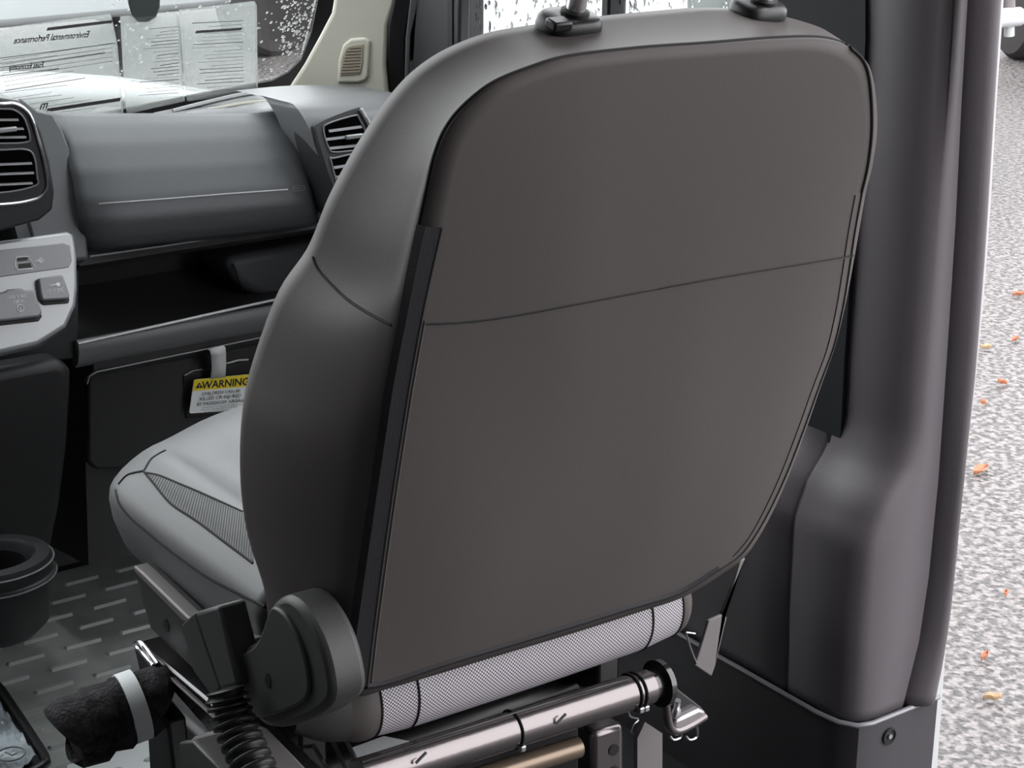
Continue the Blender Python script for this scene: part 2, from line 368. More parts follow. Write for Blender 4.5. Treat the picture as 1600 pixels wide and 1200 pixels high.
# ------------------------------------------------------------------ passenger seat
seat = thing('passenger_seat', (0, .15, 0), 'charcoal vinyl passenger seat seen from behind, on bare metal rails', 'seat')
RC = math.radians(16); BU = V((0, -math.sin(RC), math.cos(RC))); BD = V((0, math.cos(RC), math.sin(RC)))
BP = hy((838, 1003), -.03); BP.x = 0
def bl(p, d=0):
    dd = ray(*p); q = CAM+dd*(((BP-CAM).dot(BD)+d)/dd.dot(BD))-BP
    return q.x, q.dot(BU)
def bw(x, u, d): return BP+V((x, 0, 0))+BU*u+BD*d
pairs = [((530, 1070), (428, 992), .10), ((545, 1000), (412, 917), .12), ((560, 900), (386, 832), .14), ((575, 800), (375, 738), .15), ((590, 700), (381, 645), .155),
 ((605, 600), (401, 568), .16), ((625, 500), (438, 473), .155), ((640, 420), (484, 406), .15), ((655, 350), (516, 328), .14), ((668, 290), (549, 264), .13), ((680, 240), (579, 214), .12),
 ((697, 200), (613, 164), .11), ((725, 165), (651, 122), .10), ((770, 130), (701, 87), .095), ((830, 105), (766, 60), .09), ((890, 88), (831, 47), .09), ((1000, 75), (941, 32), .09),
 ((1100, 68), (1051, 21), .09), ((1200, 60), (1122, 16), .09), ((1270, 58), (1188, 20), .09), ((1310, 65), (1238, 29), .075), ((1338, 82), (1288, 46), .055)]
st = []
for s, q, d in pairs:
    S = bl(s); Q = bl(q, d); st.append((S[0], S[1], Q[0]-S[0], Q[1]-S[1], d))
right = [((1353, 105), .004, .002, .06), ((1361, 150), .008, .002, .08), ((1363, 205), .012, .004, .11), ((1356, 258), .015, 0, .13), ((1346, 300), .02, 0, .14), ((1337, 360), .028, 0, .15), ((1328, 420), .034, 0, .155), ((1318, 480), .036, 0, .16),
 ((1304, 540), .036, 0, .16), ((1282, 600), .034, 0, .155), ((1257, 670), .03, 0, .15), ((1232, 735), .026, 0, .14), ((1207, 790), .02, 0, .13), ((1182, 835), .014, -.004, .11), ((1157, 868), .006, -.006, .10), ((1122, 893), 0, -.008, .09)]
for s, ox, ou, d in right:
    S = bl(s); st.append((S[0], S[1], ox, ou, d))
for s in [(1060, 930), (980, 955), (900, 980), (800, 1010), (700, 1040), (605, 1070), (560, 1084)]:
    S = bl(s); st.append((S[0], S[1], 0, -.006, .08))
NS = 240
per = cr(st, NS, True)
from mathutils import noise as _nz
def bulge(x, u): return (.0045*_nz.noise(V((x*7, u*5, 1.3)))*max(0, 1-(x/.24)**4)*min(1, (x/.09)**2)-.016)*max(0, 1-abs(x/.27)**3.5)*max(0, 1-abs((u-.29)/.33)**3.5)
rings = []
for k in range(14):                                   # flat back panel
    t = (k+1)/14 if k < 13 else 1
    rings.append([]);
    for X, u, ox, ou, d in per:
        cx, cu = 0, max(.15, min(.45, u)); x, uu = cx+(X-cx)*t, cu+(u-cu)*t
        rings[-1].append(bw(x, uu, bulge(x, uu)))
for t in (.035, .09, .18, .3, .45, .6, .75, .88, .96, 1.0):      # side, wrapping forward
    f = math.sin(t*math.pi/2)**.75
    rings.append([bw(X+ox*f, u+ou*f, d*t+(.004 if t < .04 else 0)) for X, u, ox, ou, d in per])
for g, dz in ((.03, .016), (.10, .024), (.2, .016), (.35, -.02), (.6, -.05), (.97, -.055)):
    rings.append([bw((X+ox)*(1-g), u+ou+(max(.15, min(.45, u))-u-ou)*g, d+dz) for X, u, ox, ou, d in per])
back = loft('backrest', rings, M['vinyl'], seat, auto=False)
bs = Surf(back)
topseam = [s for s, q, d in pairs[8:]]+[(1353, 103), (1360, 140), (1362, 200), (1356, 256), (1346, 300)]
seam('top_seam', topseam, bs, .0016, M['thread'], back, n=140, off=.0002)
Ls = [(655, 350), (640, 420), (625, 500), (605, 600), (590, 700), (575, 800), (560, 900), (545, 1000), (531, 1072)]
Rs = [(687, 355), (671, 425), (655, 500), (637, 600), (621, 700), (606, 800), (592, 900), (579, 1000), (571, 1070)]
patch('closure_strip', Ls, Rs, bs, M['strip'], back, n=60, m=5, off=.0022)
seam('strip_stitch', [(x+9, y) for x, y in Rs[2:]], bs, .0009, M['thread_light'], back, n=70, off=.0001)
seam('strip_edge', [(x+1, y) for x, y in Rs], bs, .0016, M['thread'], back, n=70, off=.0012)
seam('cross_stitch', [(662, 506), (720, 504), (800, 494), (950, 466), (1100, 438), (1250, 413), (1333, 399)], bs, .0011, M['thread'], back, n=100, off=-.0002)
seam('cross_stitch_highlight', [(662, 508), (720, 506), (800, 496), (950, 468), (1100, 440), (1250, 415), (1333, 401)], bs, .0008, M['thread_light'], back, n=100, off=-.0002)
seam('side_seam', [(489, 402), (500, 425), (538, 464), (575, 489), (612, 508)], bs, .0013, M['thread'], back, n=50, off=.0)
seam('side_piping', [(1347, 300), (1336, 360), (1327, 420), (1317, 480), (1303, 540), (1281, 600), (1256, 670), (1231, 735), (1206, 790), (1181, 835), (1156, 868), (1122, 892)], bs, .0011, M['thread'], back, n=120, off=.0)
seam('side_piping', [(1336, 305), (1325, 365), (1316, 425), (1306, 485), (1292, 545), (1270, 605), (1245, 675), (1220, 740), (1195, 795), (1170, 840), (1145, 870)], bs, .0008, M['thread'], back, n=120, off=.0)
seam('bottom_hem', [(572, 1072), (605, 1066), (700, 1035), (800, 1005), (900, 975), (980, 950), (1060, 925), (1122, 888)], bs, .004, M['strip'], back, n=80, off=-.001)
# headrest: guides, posts and the cushion above the frame
for k, px in enumerate(((888, 42), (1183, 22))):
    g = bs(px, 0); up = BU
    ux, uy = V((1, 0, 0)), BD
    prof = [(1, -.006), (1.02, .002), (.98, .008), (.86, .0105), (.45, .011)]
    rr = [[g+ux*(.026-.002*k)*s*math.copysign(abs(math.cos(a))**.6, math.cos(a))+uy*.019*s*math.copysign(abs(math.sin(a))**.7, math.sin(a))+up*h for a in [2*math.pi*j/32 for j in range(32)]] for s, h in prof]
    gd = tag(loft('headrest_guide', rr, M['black'], seat), 'black plastic headrest guide')
    if k == 0: box('release_button', g+ux*-.020+uy*-.012+up*.009, (.018, .014, .008), M['black'], gd, bevel=.002, rx=RC)
    pg = g+ux*.004
    post = tag(tube('headrest_post', [pg+up*h for h in (0, .04, .08, .14)], .0078, M['chrome'], seat, n=20), 'chrome headrest post')
    lathe('post_collar', pg, [(.0, .008), (.012, .008), (.0115, .0135), (.0075, .015), (0, .015)], M['rubber'], gd, axis=up, n=20)
hc = (bs((888, 42), 0)+bs((1183, 22), 0))/2+BU*.19
rr = []
for i in range(13):
    a = -math.pi/2+math.pi*i/12; z = .085*math.copysign(abs(math.sin(a))**.7, math.sin(a)); s = max(.05, abs(math.cos(a))**.35)
    rr.append([hc+V((.13*s*math.copysign(abs(math.cos(b))**.5, math.cos(b)), 0, 0))+BD*.05*s*math.copysign(abs(math.sin(b))**.6, math.sin(b))+BU*z for b in [2*math.pi*j/32 for j in range(32)]])
loft('headrest', rr, M['vinyl'], seat)

# seat cushion
prof = [(0, .40), (-.12, .40), (-.222, .405), (-.240, .43), (-.2505, .46), (-.2535, .482), (-.2515, .494), (-.246, .501), (-.236, .509), (-.222, .519), (-.207, .525), (-.193, .525), (-.180, .518), (-.165, .511), (-.150, .508), (-.135, .509), (-.118, .516), (-.09, .522), (-.05, .525), (0, .526)]
prof = prof+[(-x, z) for x, z in prof[-2:0:-1]]
rings = []
for i in range(46):
    y = .075+.427*(1-(1-i/45)**1.6)
    q = max(0, (y-.36)/.142); q = min(q, .9999); wd = 1-(1-math.sqrt(1-q**2.4))*.55
    dr = -.045*q**2.6
    ring = []
    for x, z in prof:
        if z > .505: z += (.527-.022*min(1, abs(x)/.24)**3-z)*min(1, q*1.15)
        zz = z+dr*((z-.40)/.12) if z > .41 else z+.0
        c_ = max(0, 1-(x/.25)**2); ring.append(V((x*wd, y+.055*c_*q**1.3, zz+(.02*q**2 if z < .41 else .014*c_))))
    rings.append(ring)
cush = loft('cushion', rings, M['cushion'], seat, auto=False)
cs_ = Surf(cush)
dk = M['thread']
seam('cushion_piping', [(181, 766), (187, 787), (203, 808), (227, 829), (267, 861), (320, 899), (360, 921), (424, 953)], cs_, .0016, dk, cush, off=.0)
b1 = [(224, 736), (240, 755), (267, 787), (307, 814), (347, 844), (395, 880)]; b2 = [(227, 739), (248, 743), (280, 756), (320, 773), (379, 800), (400, 808)]
seam('bolster_seam', b1, cs_, .0014, dk, cush, off=0)
seam('insert_seam', b2[:5], cs_, .0014, dk, cush, off=0)
seam('front_seam', [(225, 736), (237, 717), (258, 704)], cs_, .0014, dk, cush, off=0)
seam('corner_seam', [(185, 757), (200, 742), (224, 736)], cs_, .0014, dk, cush, off=0)
patch('ribbed_insert', b1, b2, cs_, M['rib'], cush, n=50, m=8, off=.0006)

# woven lumbar roll under the backrest
def rolly(px): return hy(px, -.012)
ra, rb_ = hy((605, 1118), -.02), hy((1066, 963), -.02)
zc = (ra.z+rb_.z)/2; RY = .012; RR = .041
xl_, xr_ = ra.x-.004, rb_.x+.004
def rollgeo(name, x0, x1, r0, r1, m, nx=24, bul=.0):
    vs = []; uvs = []; n = 48
    for i in range(nx+1):
        t = i/nx; x = x0+(x1-x0)*t; r = r0+(r1-r0)*t+bul*math.sin(math.pi*t)
        for j in range(n+1):
            a = 2*math.pi*j/n; vs.append(V((x, RY+math.cos(a)*r*.8, zc+.004+math.sin(a)*r))); uvs.append((x/.0026, a*.04/.0026))
    return mo(name, vs, ring_faces(nx+1, n+1, False), m, seat, uvs=uvs, auto=False)
rx = [xl_, hy((655, 1100), -.02).x, hy((1020, 975), -.02).x, xr_]
tag(rollgeo('lumbar_roll', rx[0], rx[1], RR*.93, RR, M['weave'], 8), 'grey woven cloth roll end')
tag(rollgeo('lumbar_roll', rx[1], rx[2], RR, RR, M['weave'], 30, .001), 'grey woven cloth roll under the backrest')
tag(rollgeo('lumbar_roll', rx[2], rx[3], RR, RR*.9, M['weave'], 8), 'grey woven cloth roll end')
for x, s in zip(rx, (.93, 1, 1, .9)):
    tube('roll_seam', [V((x, RY+math.cos(a)*RR*s*.8, zc+.004+math.sin(a)*RR*s)) for a in [2*math.pi*j/40 for j in range(40)]], .0013, M['thread'], seat, n=6, closed=True)
rollgeo('roll_cap', rx[0]-.028, rx[0], RR*.80, RR*.93, M['vinyl'], 6, .003); rollgeo('roll_cap', rx[3], rx[3]+.022, RR*.88, RR*.5, M['vinyl'], 6, .006)
rollgeo('roll_cap', rx[0]-.075, rx[0]-.028, RR*.25, RR*.82, M['trimcover'], 8, .004)

# recliner cover on the left side of the seat
XR = -.285
rec = [(422, 948), (434, 935), (450, 933), (472, 952), (498, 998), (513, 1048), (516, 1092), (494, 1117), (441, 1138), (407, 1130), (387, 1088), (372, 1024), (396, 1004), (412, 980)]
rcv = ext('recliner_cover', rec, PX(XR), .035, M['trimcover'], seat, sm=56, bevel=.006)
ri = [(424, 960), (433, 947), (452, 962), (474, 1004), (486, 1050), (486, 1082), (470, 1100), (430, 1116), (405, 1118), (390, 1085), (378, 1030), (404, 1008), (416, 984)]
ext('cover_face', ri, PX(XR), .004, M['trimcover'], rcv, sm=56, bevel=.002, lift=.004)
ext('cover_slot', [(416, 1053), (420, 1052), (424, 1064), (423, 1075), (419, 1076), (415, 1064)], PX(XR-.004), .002, M['rubber'], rcv, lift=.0006)
# side valance
val = ext('side_valance', [(215, 884), (228, 896), (296, 962), (345, 985), (395, 1000), (392, 1050), (345, 1075), (305, 1050), (283, 1030), (252, 1000), (234, 984), (218, 930)], PX(-.262), .02, M['trimcover'], seat, bevel=.004)
ext('valance_lip', [(214, 882), (230, 896), (298, 962), (345, 984), (395, 999), (395, 1006), (340, 992), (290, 969), (226, 904), (215, 892)], PX(-.262), .012, M['greymetal'], val, bevel=.002, lift=.004)
ext('valance_hole', [(257, 968), (261, 967), (265, 978), (264, 987), (260, 986), (256, 976)], PX(-.262), .002, M['rubber'], val, lift=.0008)
# seat belt buckle on its bellows stalk
XB = -.300
bk = thing('unused', (0, 0, 0), 'x', 'x'); bpy.data.objects.remove(bk)
bt = [hx(p, XB) for p in ((302, 957), (331, 947), (341, 946))]
fA = [hx(p, XB) for p in [(284, 976), (303, 957), (329, 985), (344, 1072), (332, 1085), (302, 1046)]]
buc = tag(ext('belt_buckle', [(303, 957), (340, 946), (372, 1072), (344, 1080)], PX(XB), .028, M['trimcover'], seat, bevel=.004), 'black seat belt buckle housing')
ext('buckle_shield', [(283, 976), (303, 957), (309, 975), (344, 1076), (330, 1088), (301, 1048)], PX(XB+.004), .02, M['trimcover'], buc, bevel=.002)
ax = cr([hx(p, XB-.016) for p in [(352, 1078), (360, 1110), (374, 1150), (392, 1190), (410, 1230)]], 90)
tag(tube('bellows_boot', ax, [.0165+.0028*(1 if (i % 8) < 4 else -1)*(1 if i > 9 else .2) for i in range(90)], M['black'], seat, n=20, auto=False), 'ribbed black boot of the buckle stalk')
# rails, cross tube, brackets
tube_a, tube_b = hy((560, 1216), -.03), hy((1012, 1073), -.03)
tube('cross_tube', [tube_a, (tube_a+tube_b)/2, tube_b], .0175, M['tubemetal'], seat, n=28)
dirT = (tube_b-tube_a).normalized()
tube('tube_collar', [tube_b, tube_b+dirT*.012], .0155, M['blackmetal'], seat, n=24)
tube('tube_collar', [tube_b+dirT*.012, tube_b+dirT*.018], .024, M['blackmetal'], seat, n=24)
tube('control_cable', [p+V((0, -.006, .019)) for p in cr([tube_a, (tube_a+tube_b)/2+V((0, 0, .002)), tube_b-dirT*.03], 12)], .0014, M['black'], seat)
for px in ((800, 1140), (985, 1082), (993, 1080)):
    c = hy(px, -.03); t = (c-tube_a).dot(dirT); c = tube_a+dirT*t
    x = dirT.cross(V((0, 0, 1))).normalized(); y = dirT.cross(x)
    tie = tube('cable_tie', [c+(x*math.cos(a)+y*math.sin(a))*.0185 for a in [2*math.pi*j/28 for j in range(28)]], .0012, M['black'], seat, n=6, closed=True)
    box('tie_buckle', c+V((0, -.016, -.012)), (.006, .006, .006), M['satin'], tie, bevel=.001)
for px in ((650, 1192), (869, 1131)):
    c = hy(px, -.0485); tube('spring_clip', [c, c+V((.004, -.003, .006)), c+V((.009, -.003, .009))], .0014, M['satin'], seat, n=6)
# right bracket with triangular gusset and flange
br = ext('tube_bracket', [(1024, 1040), (1034, 1048), (1062, 1078), (1096, 1104), (1104, 1113), (1055, 1140), (1045, 1130), (1038, 1085)], PY(-.002), .006, M['blackmetal'], seat, bevel=.002)
tube('bracket_edge', cr([hy(p, -.008) for p in ((1021, 1042), (1032, 1056), (1039, 1085), (1043, 1120), (1047, 1136), (1058, 1142), (1078, 1134), (1102, 1119))], 40), .0045, M['tubemetal'], br, n=10)
q = [hy(p, -.010) for p in ((1056, 1126), (1094, 1108), (1104, 1112), (1102, 1121), (1060, 1142), (1052, 1138))]
prism('bracket_foot', q, V((0, .012, 0)), M['satin_dark'], br, bevel=.003)
c = hy((1054, 1102), -.006); lathe('bolt', c+V((0, 0, -.012)), [(0, 0), (.006, 0), (.006, .010), (.004, .012), (.004, .020), (0, .020)], M['satin'], br, axis=V((0, -.2, 1)), n=6)
for x0 in (1065, 1090):
    pts = [hy((x0-2, 1128), .0), hy((x0, 1150), .0), hy((x0-12, 1156), .0), hy((x0-18, 1150), .0)]
    tube('wire_hook', cr(pts, 10), .0012, M['satin'], seat, n=6)
for pts in ([(1072, 988), (1086, 990)], [(1072, 988), (1078, 1010), (1088, 1036)], [(982, 1110), (985, 1120), (998, 1124), (990, 1132), (986, 1145)]):
    tube('wire', cr([hy(p, .02) for p in pts], 12), .0010, M['satin'], seat, n=6)
# lower rod, perforated leg, plates
a, b = hy((740, 1218), .0), hy((903, 1167), .0)
tube('lower_rod', [a, b], .011, mat('bronze_metal', (.2, .15, .11), .35, metal=.6), seat, n=16)
leg = prism('perforated_leg', [hy(p, .03) for p in ((927, 1146), (976, 1130), (976, 1330), (927, 1330))], V((0, .03, 0)), M['tubemetal'], seat, bevel=.006)
for cy in (1172, 1206): lathe('leg_hole', hy((959, cy), .0296), [(0, .0), (.0065, 0), (.0065, .0006), (0, .0006)], M['rubber'], leg, axis=V((0, -1, 0)), n=16)
prism('base_plate', [hy(p, .05) for p in ((1008, 1128), (1035, 1146), (1035, 1330), (996, 1330), (996, 1154))], V((0, .006, 0)), M['greymetal'], seat)
# long shiny seat rails on the left and the box underneath
XL = -.275
r1 = ext('slide_rail', [(207, 1006), (216, 1004), (400, 1158), (470, 1228), (400, 1228), (258, 1068), (218, 1052)], PX(XL), .03, M['blackmetal'], seat, bevel=.003)
tube('rail_highlight', [hx(p, XL-.001) for p in ((256, 1050), (300, 1090), (345, 1130), (400, 1180))], .0014, M['greymetal'], r1, n=6)  # thin grey line drawn as the highlight on the glossy rail
hk = tube('rail_hook', cr([hx(p, XL-.006) for p in ((240, 1040), (228, 1026), (216, 1012), (212, 1006), (220, 1004), (232, 1018), (246, 1038))], 30), .0028, M['chrome'], seat, n=8)
box('seat_base', (-.03, .27, .135), (.40, .26, .27), M['black'], seat, bevel=.01)
box('seat_pan', (0, .27, .385), (.40, .34, .04), M['black'], seat, bevel=.01)
for x in (-.19, .17): box('riser', (x, .25, .315), (.03, .30, .10), M['blackmetal'], seat, bevel=.004)
for p in (((445, 1130), (492, 1222)), ((468, 1128), (520, 1216)), ((520, 1160), (545, 1210)), ((532, 1140), (566, 1206))):
    tube('rail_lip', [hx(q, -.19) for q in p], .0024, M['satin'], seat, n=6)
rb = ext('rail_block', [(300, 1152), (345, 1140), (372, 1152), (440, 1225), (290, 1225), (278, 1178)], PX(-.30), .03, M['greymetal'], seat, bevel=.003)
ext('block_face', [(279, 1160), (300, 1158), (350, 1210), (350, 1240), (290, 1240), (278, 1200)], PX(-.305), .01, M['trimcover'], rb, bevel=.002)
ext('rail_stay', [(240, 1100), (262, 1128), (272, 1215), (240, 1225), (236, 1150)], PX(-.285), .02, M['black'], seat, bevel=.003)
# outboard anchor strap
XA = .262
an = ext('anchor_strap', [(1157, 876), (1165, 872), (1130, 958), (1136, 965), (1118, 1040), (1112, 1057), (1086, 1040), (1108, 970), (1134, 958)], PY(.02), .004, M['greymetal'], seat, bevel=.001)
# felt wrapped harness sticking out of the base
fa, fb = hx((246, 1090), -.285), hx((112, 1140), -.37)
fd = (fb-fa).normalized()
pts = [fa+(fb-fa)*t for t in [i/24 for i in range(25)]]
fl_ = tag(tube('harness_sleeve', [p+V((0, 0, .004*math.sin(i*.9)))-V((0, 0, .006*(i/24)**2)) for i, p in enumerate(pts)], [.029+.006*(i/24)+.0022*math.sin(i*1.7) for i in range(25)], M['felt'], seat, n=28, auto=False), 'black fuzzy felt sleeve')
tube('sleeve_mouth', [fb+fd*(-.003+.0015*i)+V((0, 0, -.006)) for i in range(4)], [.033, .034, .031, .024], M['rubber'], fl_, n=28, auto=False)
tb = fa+(fb-fa)*.2
tag(tube('tape_band', [tb, tb+fd*.016], .0355, M['paper'], seat, n=28), 'pale tape band')

# ------------------------------------------------------------------ dashboard
stk = thing('centre_stack', (-.2, .9, .05), 'centre console stack with air vent, silver switch panel and cup holder', 'console')
dash = thing('dashboard', (.1, 1.1, .1), 'dark grey dashboard with airbag panel, open shelf and glove box', 'dashboard')
XE = .50
# body: swept profile with the shelf recess
prof = [(1.34, .66), (1.04, .66), (.985, .69), (.945, .62), (.925, .585), (.94, .575), (1.10, .57), (1.12, .50), (1.05, .480), (.925, .482), (.905, .487), (.898, .480), (.902, .45), (.925, .435), (.94, .42), (.965, .15), (1.30, .10), (1.36, .12), (1.40, .6)]
loft('dash_body', [[V((x, y, z)) for y, z in prof] for x in (-.05, XE)], M['dashbody'], dash, smooth=True)
# shelf lip highlight band
lip = [(.893, .4925), (.889, .489), (.888, .478), (.893, .462), (.905, .452), (.92, .46), (.92, .485)]
zl = hy((280, 504), .89).z-.4925
loft('shelf_lip', [[V((x, y, z+zl)) for y, z in lip] for x in (hy((122, 540), .89).x, XE)], M['pod'], dash)
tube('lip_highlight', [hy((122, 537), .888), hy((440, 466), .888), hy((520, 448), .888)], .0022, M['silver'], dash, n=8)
# airbag pad: borders traced on the recessed profile
Lb = lin(cr([(84, 180), (97, 200), (112, 240), (124, 285), (133, 340), (138, 394)], 40), 30)
Rb = lin(cr([(446, 180), (462, 195), (476, 222), (490, 265), (501, 310), (507, 350)], 40), 30)
def pad_y(t): return interp(t, [0, .1, .25, .45, .65, .8, .92, 1], [1.0, .975, .945, .915, .893, .884, .890, .91])
vs = []
for i in range(30):
    t = i/29; A = hy(Lb[i], pad_y(t)); B = hy(Rb[i], pad_y(t)-.03)
    for j in range(25):
        s = j/24; e = (.02*((abs(2*s-1))**10)); vs.append(A+(B-A)*s+V((0, e, 0)))
n = len(vs); back_ = [v+V((0, .05, -.01)) for v in vs]
fs = ring_faces(30, 25, False)
pad = mo('airbag_panel', vs, fs, M['dash'], dash, solid=.006, auto=False)
ps = Surf(pad)
seam('panel_crease', [(155, 319), (250, 312), (350, 304), (448, 297)], ps, .0012, M['silver'], pad, off=.003, n=40)
c = ps((465, 295), .0035); xd = (ps((475, 294), .0035)-ps((455, 296), .0035)).normalized(); yd = (ps((465, 288), .0035)-ps((465, 300), .0035)).normalized()
tube('airbag_mark_outline', [c+xd*(.010*math.copysign(abs(math.cos(a))**.4, math.cos(a)))+yd*.0035*math.copysign(abs(math.sin(a))**.6, math.sin(a)) for a in [2*math.pi*j/24 for j in range(24)]], .0004, M['silverdark'], pad, n=5, closed=True)
text('airbag_lettering', 'AIRBAG', c, xd, yd, .0052, M['silverdark'], pad)
tube('panel_lower_edge', cr([hy(p, .895) for p in ((140, 401), (260, 384), (400, 363), (505, 350))], 20), .0014, M['pod'], dash, n=6)
# dash flank between pod and pad
ext('dash_flank', [(70, 320), (136, 345), (139, 402), (125, 420), (122, 560), (40, 575)], PY(.955), .05, M['dash'], stk, bevel=.004)
ext('dash_flank', [(30, 150), (60, 172), (84, 177), (99, 203), (114, 243), (126, 287), (135, 342), (139, 405), (60, 410), (30, 300)], (hy((100, 280), .935), V((0, -.9, .43)).normalized()), .05, M['dash'], stk, bevel=.004)
# right part of shelf: side bolster and divider
ext('shelf_bolster', [(352, 412), (366, 402), (520, 372), (520, 470), (408, 466), (386, 455), (368, 440)], PY(1.0), .10, M['dash'], dash, bevel=.02, seg=4)
tube('bolster_seam', [hy(p, .997) for p in ((364, 412), (372, 436), (381, 460))], .0012, M['rubber'], dash, n=6)
# lower glove box door
gb = ext('glove_box_door', [(138, 592), (150, 584), (420, 528), (520, 508), (520, 720), (150, 735), (137, 720)], PY(.928), .03, M['dashlow'], dash, bevel=.004)
tube('door_top_highlight', [hy(p, .9) for p in ((136, 600), (140, 588), (152, 581), (420, 525), (510, 507))], .0011, M['silverdark'], dash, n=6)  # lighter line drawn as the highlight along the glove box top
hnd = ext('latch_recess', [(286, 590), (294, 583), (388, 563), (402, 566), (398, 640), (290, 655)], PY(.926), .004, M['rubber'], gb, bevel=.002)
tube('latch_edge', [hy(p, .925) for p in ((288, 587), (300, 580), (316, 577))], .0012, M['silverdark'], gb, n=6)
tube('latch_edge', [hy(p, .925) for p in ((354, 568), (372, 563), (388, 562))], .0016, M['silver'], gb, n=6)
# warning tag hanging on the glove box
tg = thing('warning_tag', hy((345, 600), .915), 'yellow and white warning tag hanging from the glove box by a white strap', 'tag')
YT = .912
tagp = ext('card', [(303, 594), (306, 593), (398, 584), (400, 588), (392, 640), (298, 646), (296, 644)], PY(YT), .0012, M['paper'], tg)
ext('yellow_header', [(303, 594), (306, 593), (398, 584), (397, 603), (301, 611)], PY(YT), .0004, M['yellow'], tagp, lift=.0005)
e1 = (hy((396, 592), YT)-hy((304, 600), YT)).normalized(); e2 = (hy((303, 594), YT)-hy((297, 645), YT)).normalized()
fY = V((0, -.0012, 0))
mpx = (hy((396, 592), YT)-hy((304, 600), YT)).length/92
def tline(s, px, hpx, bold=0): text('lettering', s, hy(px, YT)+fY, e1, e2, hpx*mpx*.98, M['ink'], tagp, bold)
tline('WARNING', (352, 599), 15.5, .0003)
tline('CHILDREN CAN BE', (345, 613), 7.2); tline('KILLED OR INJURED', (344, 620.5), 7.4); tline('BY PASSENGER AIRBAG', (344, 628.5), 7.2)
tline('The back seat is the safest place for children', (343, 634), 3.1); tline('Never put a rear facing child seat in the front', (342, 637.5), 3.1); tline('Use seat belts and child restraints', (340, 641.5), 3.3)
def tp(p): return hy(p, YT)+fY
mo('alert_triangle', [tp((311, 597)), tp((304.5, 606.5)), tp((316.5, 605.5))], [(0, 1, 2)], M['ink'], tagp, smooth=False)
mo('alert_bang', [tp((310.6, 600))+fY*.4, tp((310.2, 604.8))+fY*.4, tp((311.2, 604.7))+fY*.4, tp((311.6, 600))+fY*.4], [(0, 1, 2, 3)], M['yellow'], tagp, smooth=False)
stp = [((323, 545), (349, 540), .888), ((328, 548), (352, 543), .884), ((330, 556), (353, 552), .890), ((331, 575), (353, 570), .905), ((329, 592), (352, 589), .910)]
vs = []
for a, b, y in cr([(*a, *b, y) for a, b, y in stp], 16) if False else stp: vs += [hy(a, y), hy(b, y)]
mo('strap', vs, ring_faces(len(stp), 2, False), M['white'], tg, solid=.0012)

# vents
def vent(name, label, outer, bezel, ops, slats, tabs, pl, podm, depth, par=None):
    n = pl[1].normalized()
    def q(p, l=0): return hp(p, pl)+n*l
    pod = tag(ext(name, outer, pl, depth, podm, par or dash, bevel=.004, seg=3), label)
    if bezel: tube('bezel', [q(p, .001) for p in cr(bezel, 70, True)], .0024, M['satin'], pod, n=8, closed=True)
    for o in ops:
        ext('vent_shade_plate', o, pl, .001, M['void'], pod, sm=40, lift=.0006)  # black plate on the face, painted as the shaded vent cavity
        tube('opening_rim', [q(p, .001) for p in cr(o, 60, True)], .0012, M['silverdark'], pod, n=6, closed=True)
    for a, b in slats:
        A, B = q(a, .002), q(b, .002); mo('slat', [A+V((0, 0, .001)), B+V((0, 0, .001)), B+V((0, -.001, -.001)), A+V((0, -.001, -.001)), A+V((0, .004, .003)), B+V((0, .004, .003))], [(0, 1, 2, 3), (0, 4, 5, 1), (3, 2, 5, 4)], M['silverdark'], pod, smooth=False)
    for a, b in tabs:
        A, B = q(a, .004), q(b, .004); box('vane_tab', (A+B)/2, ((B-A).length, .005, .006), M['silver'], pod, bevel=.0015)
    return pod
xm = lambda pts, c=-40: pts+[(2*c-x, y+(.22*(2*x-2*c)/2)*0) for x, y in pts[::-1]]
vent('centre_vent', 'centre air vent with bright ring',
     xm([(0, 153), (28, 157), (50, 174), (66, 205), (79, 255), (86, 300), (83, 328), (62, 345), (0, 362)]), xm([(0, 162), (25, 163), (45, 178), (57, 210), (68, 250), (74, 285), (68, 303), (45, 313), (0, 319)]),
     [xm([(0, 170), (22, 172), (37, 185), (46, 213), (40, 222), (0, 224)]), xm([(0, 234), (38, 233), (52, 243), (57, 275), (54, 290), (0, 301)])],
     [((-80, 188), (28, 187)), ((-80, 203), (36, 201)), ((-80, 216), (40, 214)), ((-80, 260), (49, 255)), ((-80, 275), (52, 270)), ((-80, 292), (50, 286))],
     [((-20, 204), (24, 201))], PY(.86), M['dark'], .10, stk)
# right end pod: hood with curved left edge
PL = lin(cr([(446, 159), (458, 163), (471, 179), (482, 200), (493, 231), (504, 261), (515, 296), (528, 345)], 60), 34)
def pod_y(py): return interp(py, [150, 156, 163, 172, 185, 205, 240, 350], [.95, .915, .885, .868, .857, .848, .840, .836])
topl = [(446, 159), (462, 155), (480, 153), (530, 150.5), (592, 149.5), (650, 152)]
vs = []; NR, NC = 34, 20
for i in range(NR):
    L = PL[i]; t = i/(NR-1)
    for j in range(NC):
        q = j/(NC-1); x = L[0]+(650-L[0])*q; y0 = interp(x, [p[0] for p in topl], [p[1] for p in topl])
        y = L[1]+(152+193*t-L[1])*q-(6*math.sin(math.pi*q)*(1-t)**3)
        vs.append(hy((x, y), pod_y(y)-.02*q))
sidec = [vs[i*NC]+V((.004, .09, -.004)) for i in range(NR)]; topc = [vs[j]+V((.01, .16, -.01)) for j in range(NC)]
fs = ring_faces(NR, NC, False); k = len(vs); vs += sidec
fs += [(i*NC, (i+1)*NC, k+i+1, k+i) for i in range(NR-1)]; k2 = len(vs); vs += topc
fs += [(j, k2+j, k2+j+1, j+1) for j in range(NC-1)]
